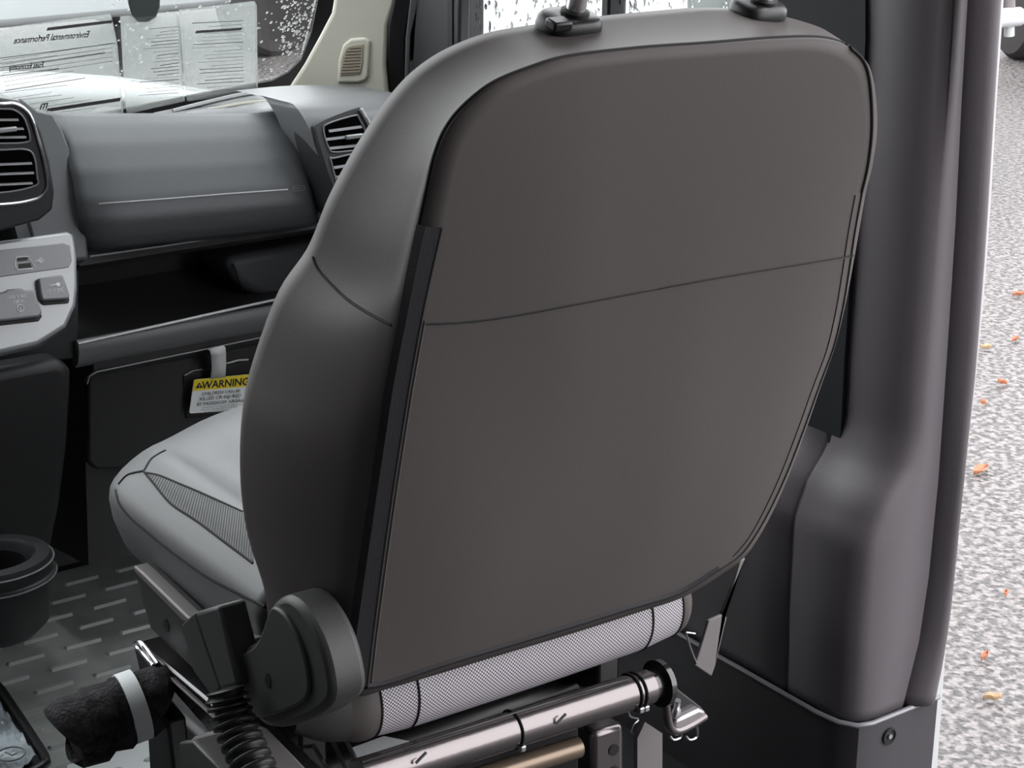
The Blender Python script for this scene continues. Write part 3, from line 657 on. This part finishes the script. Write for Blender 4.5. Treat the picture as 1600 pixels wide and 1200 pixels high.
podb = tag(mo('end_pod', vs, fs, M['pod'], dash), 'light grey pod at the end of the dash')
bz = [(494, 208), (500, 191), (556, 169), (566, 176), (590, 230), (600, 300), (540, 330), (520, 290)]
EV = (hy((540, 240), .829), V((0, -.95, .3)).normalized())
vp = vent('end_vent', 'end air vent beside the door', cr(bz, 48, True), [],
     [[(505, 203), (513, 193), (553, 181), (561, 186), (578, 225), (572, 232), (524, 238), (513, 231)], [(517, 253), (523, 247), (580, 240), (592, 280), (590, 312), (541, 316)]],
     [((513, 206), (564, 199)), ((508, 219), (572, 211)), ((514, 233), (576, 226)), ((521, 263), (585, 253)), ((525, 278), (588, 268)), ((530, 293), (592, 283))],
     [((538, 216), (564, 212))], EV, M['dark'], .06)
tube('bright_strip', cr([hp(p, EV)+EV[1]*.003 for p in ((562, 171), (570, 185), (579, 203), (590, 232))], 12), .003, M['silver'], vp, n=8)

# centre stack: silver switch panel, sockets, lower column and cup holder
pn = V((0, -.9, .436)); SP = (hy((60, 450), .872), pn)
panel = ext('switch_panel', [(-90, 392), (0, 376), (105, 361), (116, 364), (121, 400), (122, 450), (119, 478), (104, 510), (60, 538), (0, 552), (-90, 565)], SP, .04, M['silver'], stk, bevel=.005, seg=3)
rc = ext('usb_recess', [(-90, 404), (0, 391), (98, 380), (109, 384), (112, 408), (107, 418), (0, 433), (-90, 446)], SP, .001, M['silverdark'], panel, lift=.0012, bevel=.0008)
def sq(p, l=.003): return hp(p, SP)+pn.normalized()*l
us = tube('usb_outline', [sq(p, .0014) for p in ((24, 405), (26, 402), (44, 401), (48, 408), (52, 414), (51, 420), (27, 422), (24, 419), (23, 411))], .0006, M['icon'], rc, n=6, closed=True)
ext('usb_port', [(26, 404), (42, 402), (43, 407), (27, 409)], SP, .001, M['rubber'], rc, lift=.0018); ext('usb_port', [(28, 413), (47, 411), (49, 418), (29, 420)], SP, .001, M['rubber'], rc, lift=.0018)
tube('usb_icon', [sq(p, .0014) for p in ((54, 409), (62, 408), (68, 407))], .0006, M['icon'], rc, n=6); tube('usb_icon', [sq(p, .0014) for p in ((58, 409), (61, 405), (65, 404))], .0005, M['icon'], rc, n=6); tube('usb_icon', [sq(p, .0014) for p in ((60, 409), (63, 411), (66, 410))], .0005, M['icon'], rc, n=6)
def cover(name, pts, label):
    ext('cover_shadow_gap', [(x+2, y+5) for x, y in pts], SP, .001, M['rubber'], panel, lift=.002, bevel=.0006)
    return tag(ext(name, pts, SP, .002, M['silverdark'], panel, lift=.009, bevel=.0025, seg=3), label)
c2 = cover('socket_cover', [(56, 437), (92, 431), (96, 434), (106, 464), (104, 469), (66, 472), (61, 469)], 'small grey outlet cover with key symbol')
c1 = cover('socket_cover', [(-70, 468), (4, 458), (9, 454), (30, 452), (36, 455), (50, 455), (63, 490), (58, 497), (5, 503), (-70, 512)], 'large grey outlet cover')
xs_ = (sq((50, 470))-sq((10, 474))).normalized(); ys_ = xs_.cross(-pn.normalized()).normalized()
ys_ = pn.normalized().cross(xs_).normalized()
if ys_.z < 0: ys_ = -ys_
text('outlet_lettering', '115 V AC', sq((24, 466), .0095), xs_, ys_, .0058, M['icon'], c1); text('outlet_lettering', '150 W', sq((26, 473.5), .0095), xs_, ys_, .0054, M['icon'], c1)
cc = sq((28, 484), .0095); tube('power_symbol', [cc+(xs_*math.cos(a)+ys_*math.sin(a))*.0042 for a in [2*math.pi*j/20 for j in range(20)]], .0006, M['icon'], c1, n=5, closed=True); tube('power_symbol', [cc-ys_*.002, cc+ys_*.002], .0006, M['icon'], c1, n=5)
text('outlet_lettering', '12 V DC', sq((83, 456), .0095), xs_, ys_, .0062, M['icon'], c2); tube('plug_symbol', [sq((74, 449), .0095), sq((84, 447), .0095)], .0007, M['icon'], c2, n=5); lathe('plug_symbol', sq((87, 447), .009), [(0, 0), (.0026, 0), (.0026, .0008), (0, .0008)], M['icon'], c2, axis=pn, n=12)
col_ = ext('column', [(-110, 596), (0, 578), (88, 562), (104, 565), (114, 580), (113, 620), (108, 700), (97, 790), (82, 862), (70, 930), (-110, 960)], PY(.86), .22, M['dashlow'], stk, bevel=.015, seg=4)
ext('column_top', [(-90, 545), (0, 553), (60, 540), (104, 512), (121, 480), (122, 560), (104, 562), (0, 577), (-90, 594)], PY(.90), .15, M['dark'], stk, bevel=.003)
# cup holder
cc = hy((-14, 872), .78); R0 = .047
zc_ = cc.z
prof = [(0, -.07), (.040, -.07), (R0, .0), (R0+.004, .004), (R0+.020, .003), (R0+.023, -.004), (R0+.023, -.018), (R0+.026, -.020), (R0+.026, -.026), (R0+.018, -.03), (R0+.014, -.085), (R0, -.10), (0, -.105)]
n = 48; vs = []
for r, h in prof:
    for j in range(n):
        a = 2*math.pi*j/n; vs.append(cc+V((math.cos(a)*r*1.06, math.sin(a)*r*.95, h)))
cup = tag(mo('cup_holder', vs, ring_faces(len(prof), n), M['dark'], stk), 'round black cup holder')
tube('cup_rim', [cc+V((math.cos(a)*(R0+.024)*1.06, math.sin(a)*(R0+.024)*.95, -.004)) for a in [2*math.pi*j/60 for j in range(60)]], .0012, M['silverdark'], cup, n=6, closed=True)
tube('cup_rim', [cc+V((math.cos(a)*(R0+.026)*1.06, math.sin(a)*(R0+.026)*.95, -.023)) for a in [2*math.pi*j/60 for j in range(60)]], .0014, M['silverdark'], cup, n=6, closed=True)
lathe('cup_liner', cc+V((0, 0, -.068)), [(0, 0), (.038, 0), (.043, .06), (.042, .06), (.037, .002), (0, .002)], M['rubber'], cup, n=32)
box('stack_foot', (cc.x-.06, .98, .09), (.15, .16, .17), M['black'], stk, bevel=.02)
box('cup_holder_arm', (cc.x-.01, cc.y+.085, cc.z-.035), (.10, .07, .05), M['dark'], stk, bevel=.01)
box('stack_core', (-.30, 1.17, .40), (.42, .34, .50), M['dashlow'], stk, bevel=.02)

# ------------------------------------------------------------------ A-pillar trim, windshield
AP = (V((.44, 1.02, 0)), V((-.62, -.78, .12)).normalized())
apil = struct(ext('trim_3', [(580, -420), (536, -90), (518, 20), (497, 60), (475, 100), (452, 135), (428, 175), (440, 215), (640, 215), (606, 140), (603, 100), (606, 40), (622, -10), (640, -90), (720, -420)], AP, .03, M['beige'], bevel=.006, seg=3))
ext('speaker_surround', [(527, 130), (529, 95), (536, 70), (548, 60), (572, 58), (580, 64), (577, 118), (572, 127), (560, 130)], AP, .004, M['beige'], apil, lift=.004, bevel=.004, seg=3)
sg = ext('speaker_grille', [(532, 118), (535, 90), (542, 74), (553, 70), (568, 69), (567, 100), (563, 116)], AP, .001, M['grille'], apil, lift=.0055, bevel=.0008)
ap_n = AP[1]
for k in range(9):
    y = 76+k*4.8; tube('grille_slot', [hp((543-k*1.2+(4 if k == 0 else 0), y), AP)+ap_n*.0058, hp((565-k*.2, y-1.5), AP)+ap_n*.0058], .0005, M['dark'], sg, n=5)
# black seal and grey channel between pillar and door window
sl = struct(ext('trim_4', [(622, -40), (606, 40), (603, 100), (606, 140), (600, 200), (650, 200), (634, 130), (634, 60), (645, 0), (655, -40)], (hp((605, 100), AP)+V((.01, 0, 0)), V((-.5, -.86, 0)).normalized()), .03, M['rubber'], bevel=.004))
ext('seal_channel', [(645, -40), (634, 60), (632, 130), (640, 190), (646, 190), (640, 120), (642, 55), (656, -5), (662, -40)], (hp((605, 100), AP)+V((.008, 0, 0)), V((-.5, -.86, 0)).normalized()), .02, M['pod'], sl, bevel=.002)
ext('mirror_sail', [(664, -40), (648, 30), (642, 120), (640, 220), (730, 220), (716, 100), (718, 0), (720, -40)], PX(XD-.012), .02, M['dark'], door, bevel=.004)
# glass
WP = (hy((300, 150), 1.36), V((0, -.75, -.66)).normalized())
gp = [hp(p, WP) for p in ((-260, 260), (60, 188), (150, 176), (440, 120), (470, 100), (488, 60), (503, 0), (520, -90), (560, -420))]
gp += [V((.30, WP[0].y-(1.76-WP[0].z)*.88, 1.76)), V((-1.3, WP[0].y-(1.76-WP[0].z)*.88, 1.76)), V((-1.38, gp[0].y, gp[0].z))]
gp = [p-WP[1]*((p-WP[0]).dot(WP[1])) for p in gp]
ws = struct(prism('window_1', gp, -WP[1]*.004, M['glass'], smooth=False))
WPi = (WP[0]-WP[1]*.001, WP[1])
frit = ext('glass_border', [(150, 178), (300, 148), (425, 125), (450, 112), (470, 92), (486, 50), (498, -10), (507, -90), (545, -90), (520, 20), (499, 60), (478, 100), (455, 137), (430, 175), (400, 150), (330, 160), (240, 178)], WP, .001, M['black'], ws, lift=.002)
# ledge below the glass: cowl trim
cw = struct(mo('trim_5', [hy((240, 178), 1.30), hy((240, 192), 1.02), hy((330, 160), 1.32), hy((330, 190), 1.02), hy((400, 148), 1.32), hy((400, 188), 1.0), hy((450, 138), 1.28), hy((455, 185), .98)], ring_faces(4, 2, False), M['pod'], solid=.004))
tube('cowl_strip', cr([hy(p, 1.2) for p in ((325, 172), (380, 162), (420, 158), (442, 152))], 14), .003, M['beige'], cw, n=6)
tube('cowl_strip', cr([hy(p, 1.25) for p in ((270, 174), (360, 152), (425, 141))], 14), .004, M['silver'], cw, n=6)

# sticker sheets on the glass, printed side out: seen mirrored
WX = V((1, 0, 0)); WYv = WP[1].cross(WX).normalized()
if WYv.z < 0: WYv = -WYv
def sheet(name, label, pxs, lines, texts=()):
    s = tag(ext(name, pxs, WP, .0006, M['sheet'], lift=.008), label, 'sticker', 'window stickers')
    for (x0, y0, x1, y1, h) in lines:
        a, b = hp((x0, y0), WP)+WP[1]*.009, hp((x1, y1), WP)+WP[1]*.009; k = WYv*(h/1050)
        mo('print_line', [a-k, b-k, b+k, a+k], [(0, 1, 2, 3)], M['ink_soft'], s, smooth=False)
    for t, px, size in texts: text('lettering', t, hp(px, WP)+WP[1]*.009, WX, WYv*2, size, M['ink'], s, bold=.0002, mirror=True)
    return s
M['ink_soft'] = mat('sticker_ink', (.13, .13, .125), .6)
rnd = random.Random(3)
Lr = []
for k in range(5): Lr.append((0, 86+k*7-0, 172, 60+k*7, .5))
for k in range(14):
    y = 92+k*7; x1 = rnd.uniform(60, 170); Lr.append((rnd.uniform(-30, 10), y, x1, y-(x1*.15), rnd.choice((.4, .5, .9))))
Lr += [(-40, 88, 178, 60, .8), (70, 165, 185, 148, 4.5), (70, 38, 172, 26, 3.5)]
sheet('window_sticker', 'left window sticker with mirrored heading on the windshield', [(-60, 70), (20, 42), (172, 22), (180, 60), (190, 172), (80, 178), (-60, 190)], Lr, [('Environmental Performance', (78, 51), .0098), ('Fuel Economy', (38, 96), .009), ('m', (66, 157), .016)])
Lr = []
for k in range(22):
    y = 36+k*5.2; x0 = rnd.uniform(212, 248); Lr.append((x0, y+2, 276, y-2, rnd.choice((.35, .5, .8))))
Lr += [(276, 30, 284, 142, .3)]
sheet('window_sticker', 'middle window sticker with fine print on the windshield', [(188, 26), (276, 18), (286, 152), (196, 172)], Lr[:-1])
Lr = []
for k in range(20):
    y = 26+k*5.6; x0 = rnd.uniform(295, 330); Lr.append((x0, y+3, 377, y-1, rnd.choice((.35, .5, .8))))
Lr += [(302, 43, 374, 38, 3.2)]
sheet('window_sticker', 'right window sticker with dark title bar on the windshield', [(280, 16), (398, 2), (400, 138), (290, 152)], Lr)
# hanging mirror foot seen against the glass
ext('mirror_stalk', [(198, -40), (250, -40), (249, 8), (243, 24), (230, 32), (214, 32), (205, 22), (200, 4)], WP, .004, mat('mirror_grey', (.10, .115, .115), .5), ws, lift=.004, bevel=.002)
# rain drops: uncountable
def drops(name, label, gen, n, parent=None):
    vs = []; fs = []
    ico = [(0, 0, 1), (.8, 0, .45), (.25, .76, .45), (-.65, .47, .45), (-.65, -.47, .45), (.25, -.76, .45), (1, 0, 0), (.31, .95, 0), (-.81, .59, 0), (-.81, -.59, 0), (.31, -.95, 0)]
    tri = [(0, 1+i, 1+(i+1) % 5) for i in range(5)]+[(1+i, 6+i, 6+(i+1) % 5) for i in range(5)]+[(1+i, 6+(i+1) % 5, 1+(i+1) % 5) for i in range(5)]
    for _ in range(n):
        c, r, nx, ax_, ay_, st_ = gen(); k = len(vs)
        vs += [c+(ax_*x+ay_*y*st_)*r+nx*z*r*.6 for x, y, z in ico]; fs += [tuple(k+i for i in t) for t in tri]
    return tag(mo(name, vs, fs, M['drop']), label, 'rain drops', kind='stuff')
def gw():
    if rnd.random() < .45:
        px = (440+rnd.random()*60+0, rnd.uniform(0, 90)); px = (min(px[0], 496-px[1]*.25), px[1])
    else: px = (rnd.uniform(150, 480), rnd.uniform(0, 135))
    return hp(px, WP)-WP[1]*.0045, rnd.uniform(.0012, .0030), -WP[1], WX, WYv, 1
drops('windshield_drops', 'small rain drops scattered over the windshield', gw, 420)
def gs():
    return V((XD+.0225, rnd.uniform(ylo, yhi), rnd.uniform(.80, 1.1))), rnd.uniform(.0016, .0045), V((1, 0, 0)), V((0, 1, 0)), V((0, 0, 1)), rnd.uniform(1, 3)
drops('side_window_drops', 'rain streaks and drops covering the side window', gs, 900)

# ------------------------------------------------------------------ floor mat with tread bars, tray, paper slip, lit floor patch
fm = thing('floor_mat', (.0, 1.0, 0), 'grey rubber floor mat with raised tread bars', 'floor mat')
prism('mat_sheet', [V((-.36, .40, .0)), V((.42, .40, .0)), V((.42, 1.27, .0)), V((-.36, 1.27, .0))], V((0, 0, .006)), M['mat'], fm, smooth=False)
proto = None
for r in range(13):
    for c in range(7):
        x = -.30+c*.085+(.042 if r % 2 else 0); y = .62+r*.05
        if x > .40: continue
        if proto is None:
            vs, fs = [], []
            L, W_, H = .026, .006, .004
            top = [(-L, -W_), (L, -W_), (L+.003, 0), (L, W_), (-L, W_), (-L-.003, 0)]
            vs = [V((a, b, 0)) for a, b in top]+[V((a*.93, b*.5, H)) for a, b in top]
            fs = [(0, 1, 7, 6), (1, 2, 8, 7), (2, 3, 9, 8), (3, 4, 10, 9), (4, 5, 11, 10), (5, 0, 6, 11), tuple(range(6, 12))]
            me = bpy.data.meshes.new('tread_bar'); me.from_pydata(vs, [], fs); me.materials.append(M['ridge']); proto = me
        o = bpy.data.objects.new('tread_bar', proto); COL.objects.link(o); o.parent = fm
        o.location = V((x, y, .006))-fm.location; o.rotation_euler = (0, 0, rnd.uniform(-.03, .03))
# flat tray at the lower left with crumpled plastic
tz = .10
tray = thing('document_tray', hz((20, 1180), tz), 'black rimmed tray holding a crumpled clear plastic bag', 'tray')
tp4 = [hz(p, tz) for p in ((-60, 1018), (2, 1078), (74, 1190), (30, 1260), (-90, 1300))]
rim = tube('tray_rim', [hz(p, tz) for p in ((-60, 1016), (-30, 1044), (2, 1078), (40, 1135), (70, 1182), (72, 1192), (60, 1200), (20, 1222), (-90, 1280))], .006, M['black'], tray, n=10)
prism('tray_bed', [p+V((0, 0, -.004)) for p in tp4], V((0, 0, -.02)), M['dark'], tray)
prism('tray_foot', [p+V((.0, 0, -.02)) for p in tp4], V((0, 0, .02-tz+.0065)), M['black'], tray)
bag = []
Nn = 26
for i in range(Nn):
    for j in range(Nn):
        a, b = i/(Nn-1), j/(Nn-1)
        x = (-62*(1-a)-8*a)*(1-b)+(-60*(1-a)+58*a)*b; y = (1050*(1-a)+1092*a)*(1-b)+(1290*(1-a)+1188*a)*b
        bag.append(hz((x, y), tz)+V((0, 0, .003+.007*abs(math.sin(i*.9+j*.45)*math.cos(j*.7-i*.35)))))
bg_ = tag(mo('plastic_bag', bag, ring_faces(Nn, Nn, False), M['plasticbag'], None, auto=False), 'crumpled clear plastic bag with round emblem lying in the tray', 'bag')
ec_ = hz((17, 1178), tz+.012)
tube('round_emblem', [ec_+V((math.cos(a)*.016, math.sin(a)*.016, .0)) for a in [2*math.pi*j/32 for j in range(32)]], .0010, M['ink_soft'], bg_, n=6, closed=True)
tube('emblem_bar', [ec_+V((-.004, .008, 0)), ec_+V((.0, -.004, 0)), ec_+V((.006, -.002, 0))], .0010, M['ink_soft'], bg_, n=6)
for k, (pxs, lab) in enumerate((([(600, 1150), (640, 1158), (640, 1185), (560, 1200), (545, 1170)], 'white paper sheet under the woven roll'), ([(110, 1165), (250, 1135), (262, 1230), (100, 1230)], 'white patch standing in for light on the floor below the felt sleeve'))):
    z = .20 if k == 0 else .008
    if k == 0: q = ext('paper_slip', pxs, (hy((600, 1170), .03), V((0, -.5, .86)).normalized()), .001, M['paper'], seat)
    else: tag(ext('lit_floor_patch', pxs, PZ(z), .001, M['paper'], bevel=0), lab, 'paper')  # the floor piece is a white sheet painted as light falling there

# ------------------------------------------------------------------ outside
ln = 0
for px, m_, sz, lab in (((1591, 462), 'leafo', .030, 'orange fallen leaf at the right edge of the pavement'), ((1586, 533), 'leafo', .024, 'small rust leaf below the orange leaf'), ((1540, 545), 'leaft', .026, 'tan leaf close to the van flange, level with the rust leaf'), ((1566, 600), 'leafo', .02, 'small reddish leaf in the middle of the pavement strip'),
                  ((1532, 738), 'leafo', .05, 'large curled orange leaf beside the lower door edge'), ((1536, 632), 'leafo', .014, 'tiny reddish leaf near the van flange'), ((1571, 932), 'leafo', .016, 'small brown leaf low on the pavement'), ((1538, 1030), 'leafo', .02, 'narrow red leaf on the lower pavement'), ((1550, 1094), 'leaft', .024, 'yellow tan leaf lowest on the pavement')):
    c = hz(px, GZ+.004); a0_ = rnd.uniform(0, 6.3); vs = []; sz = sz*.75
    for i in range(9):
        t = i/8; w_ = math.sin(math.pi*t)**.8*.42*sz
        for s in (-1, 0, 1): vs.append(c+V((math.cos(a0_)*(t-.5)*2*sz-math.sin(a0_)*s*w_, math.sin(a0_)*(t-.5)*2*sz+math.cos(a0_)*s*w_, .012*abs(s)+.004*math.sin(t*5)**2)))
    tag(mo('fallen_leaf', vs, ring_faces(9, 3, False), M[m_], solid=.0015), lab, 'leaf', 'fallen leaves on the pavement')
def car(name, label, loc, rz, body, L=4.4, W=1.8):
    t = thing(name, loc, label, 'car')
    R_ = Matrix.Rotation(rz, 3, 'Z'); O = V(loc)
    def T(x, y, z): return O+R_ @ V((x, y, z))
    pr = [(-L/2, .35), (-L/2, .75), (-L/2+.1, .9), (-.9, .98), (-.35, 1.42), (.9, 1.46), (1.6, 1.0), (L/2-.05, .92), (L/2, .6), (L/2, .3)]
    loft('body', [[T(x*(1 if abs(s) < .9 else .985), s*W/2*(1 if z < 1.05 else .82), z) for x, z in pr] for s in (-1, -.88, .88, 1)], body, t, bevel=.05)
    for sy in (-1, 1):
        vs = [T(-.75, sy*W/2*.93, 1.03), T(-.32, sy*W/2*.86, 1.36), T(.85, sy*W/2*.86, 1.39), T(1.35, sy*W/2*.93, 1.05)]
        prism('side_glass', vs, (R_ @ V((0, sy*.03, 0))), M['carglass'], t)
        for xx in (-1.4, 1.35):
            c = T(xx, sy*(W/2-.08), .33); ax_ = R_ @ V((0, 1, 0))
            lathe('wheel', c, [(0, -.1), (.2, -.1), (.3, -.11), (.33, -.08), (.33, .08), (.3, .11), (.2, .1), (0, .1)], M['tyre'], t, axis=ax_, n=28)
    return t
wc = hz((1590, 98), GZ); wc.z = GZ
# the vehicle whose rear wheel shows past the pillar
tr = thing('trailer', wc, 'parked trailer with dark tyre and white tube bumper beyond the pavement', 'trailer')
lathe('wheel', wc+V((.18, .1, .34)), [(0, -.12), (.2, -.12), (.31, -.12), (.34, -.09), (.34, .09), (.31, .12), (.2, .12), (0, .12)], M['tyre'], tr, axis=V((1, -.5, 0)), n=36)
q0 = hy((1566, 28), wc.y-.35); q1 = hy((1590, 26), wc.y-.35)
tube('bumper_tube', [q0+V((-.3, 0, 0)), q0, q1, q1+V((.01, 0, 0))], .055, M['carwhite'], tr, n=16)
tube('bumper_stay', [hy((1577, 40), wc.y-.33), hy((1577, 56), wc.y-.33)], .03, M['carwhite'], tr, n=12)
tube('bumper_stay', [hy((1578, -60), wc.y-.33), hy((1578, 28), wc.y-.33)], .03, M['greymetal'], tr, n=12)
box('bed', wc+V((1.0, .5, 1.1)), (1.4, 1.6, .7), M['greymetal'], tr, bevel=.03)
car('parked_car', 'white parked car seen through the wet side window', (-.97+9.7*math.sin(math.radians(41.3)), -1.3+9.7*math.cos(math.radians(41.3)), GZ), math.radians(48.7), M['carwhite'], 4.4, 2.05)
car('parked_car', 'silver parked car seen through the windshield stickers', (3.1, 9.5, GZ), math.radians(8), M['carsilver'])
# own bonnet ahead of the glass
bon = []
for y, z, hw in ((1.72, .665, .98), (1.85, .67, .99), (2.0, .665, .97), (2.15, .64, .93), (2.28, .56, .88), (2.36, .35, .84)):
    bon.append([V((-.43+hw*s, y-.12*abs(s)**3, z-.05*abs(s)**4)) for s in [k/10-1 for k in range(21)]])
bo = tag(mo('bonnet', [p for r in bon for p in r], ring_faces(6, 21, False), M['carwhite'], solid=.02, auto=False), 'white van bonnet below the windshield', 'bonnet')
hd = []
hr = random.Random(5)
for i in range(21):
    for j in range(9):
        hd.append(V((8.2+i*.13+hr.uniform(-.1, .1), 16-.08*i+hr.uniform(-.2, .2)-.3*math.sin(j/8*3.1), GZ+j*.42+hr.uniform(-.1, .1))))
tag(mo('hedge', hd, ring_faces(21, 9, False), M['hedge'], smooth=False, solid=.5), 'dark brown hedge at the far side of the lot', 'hedge')
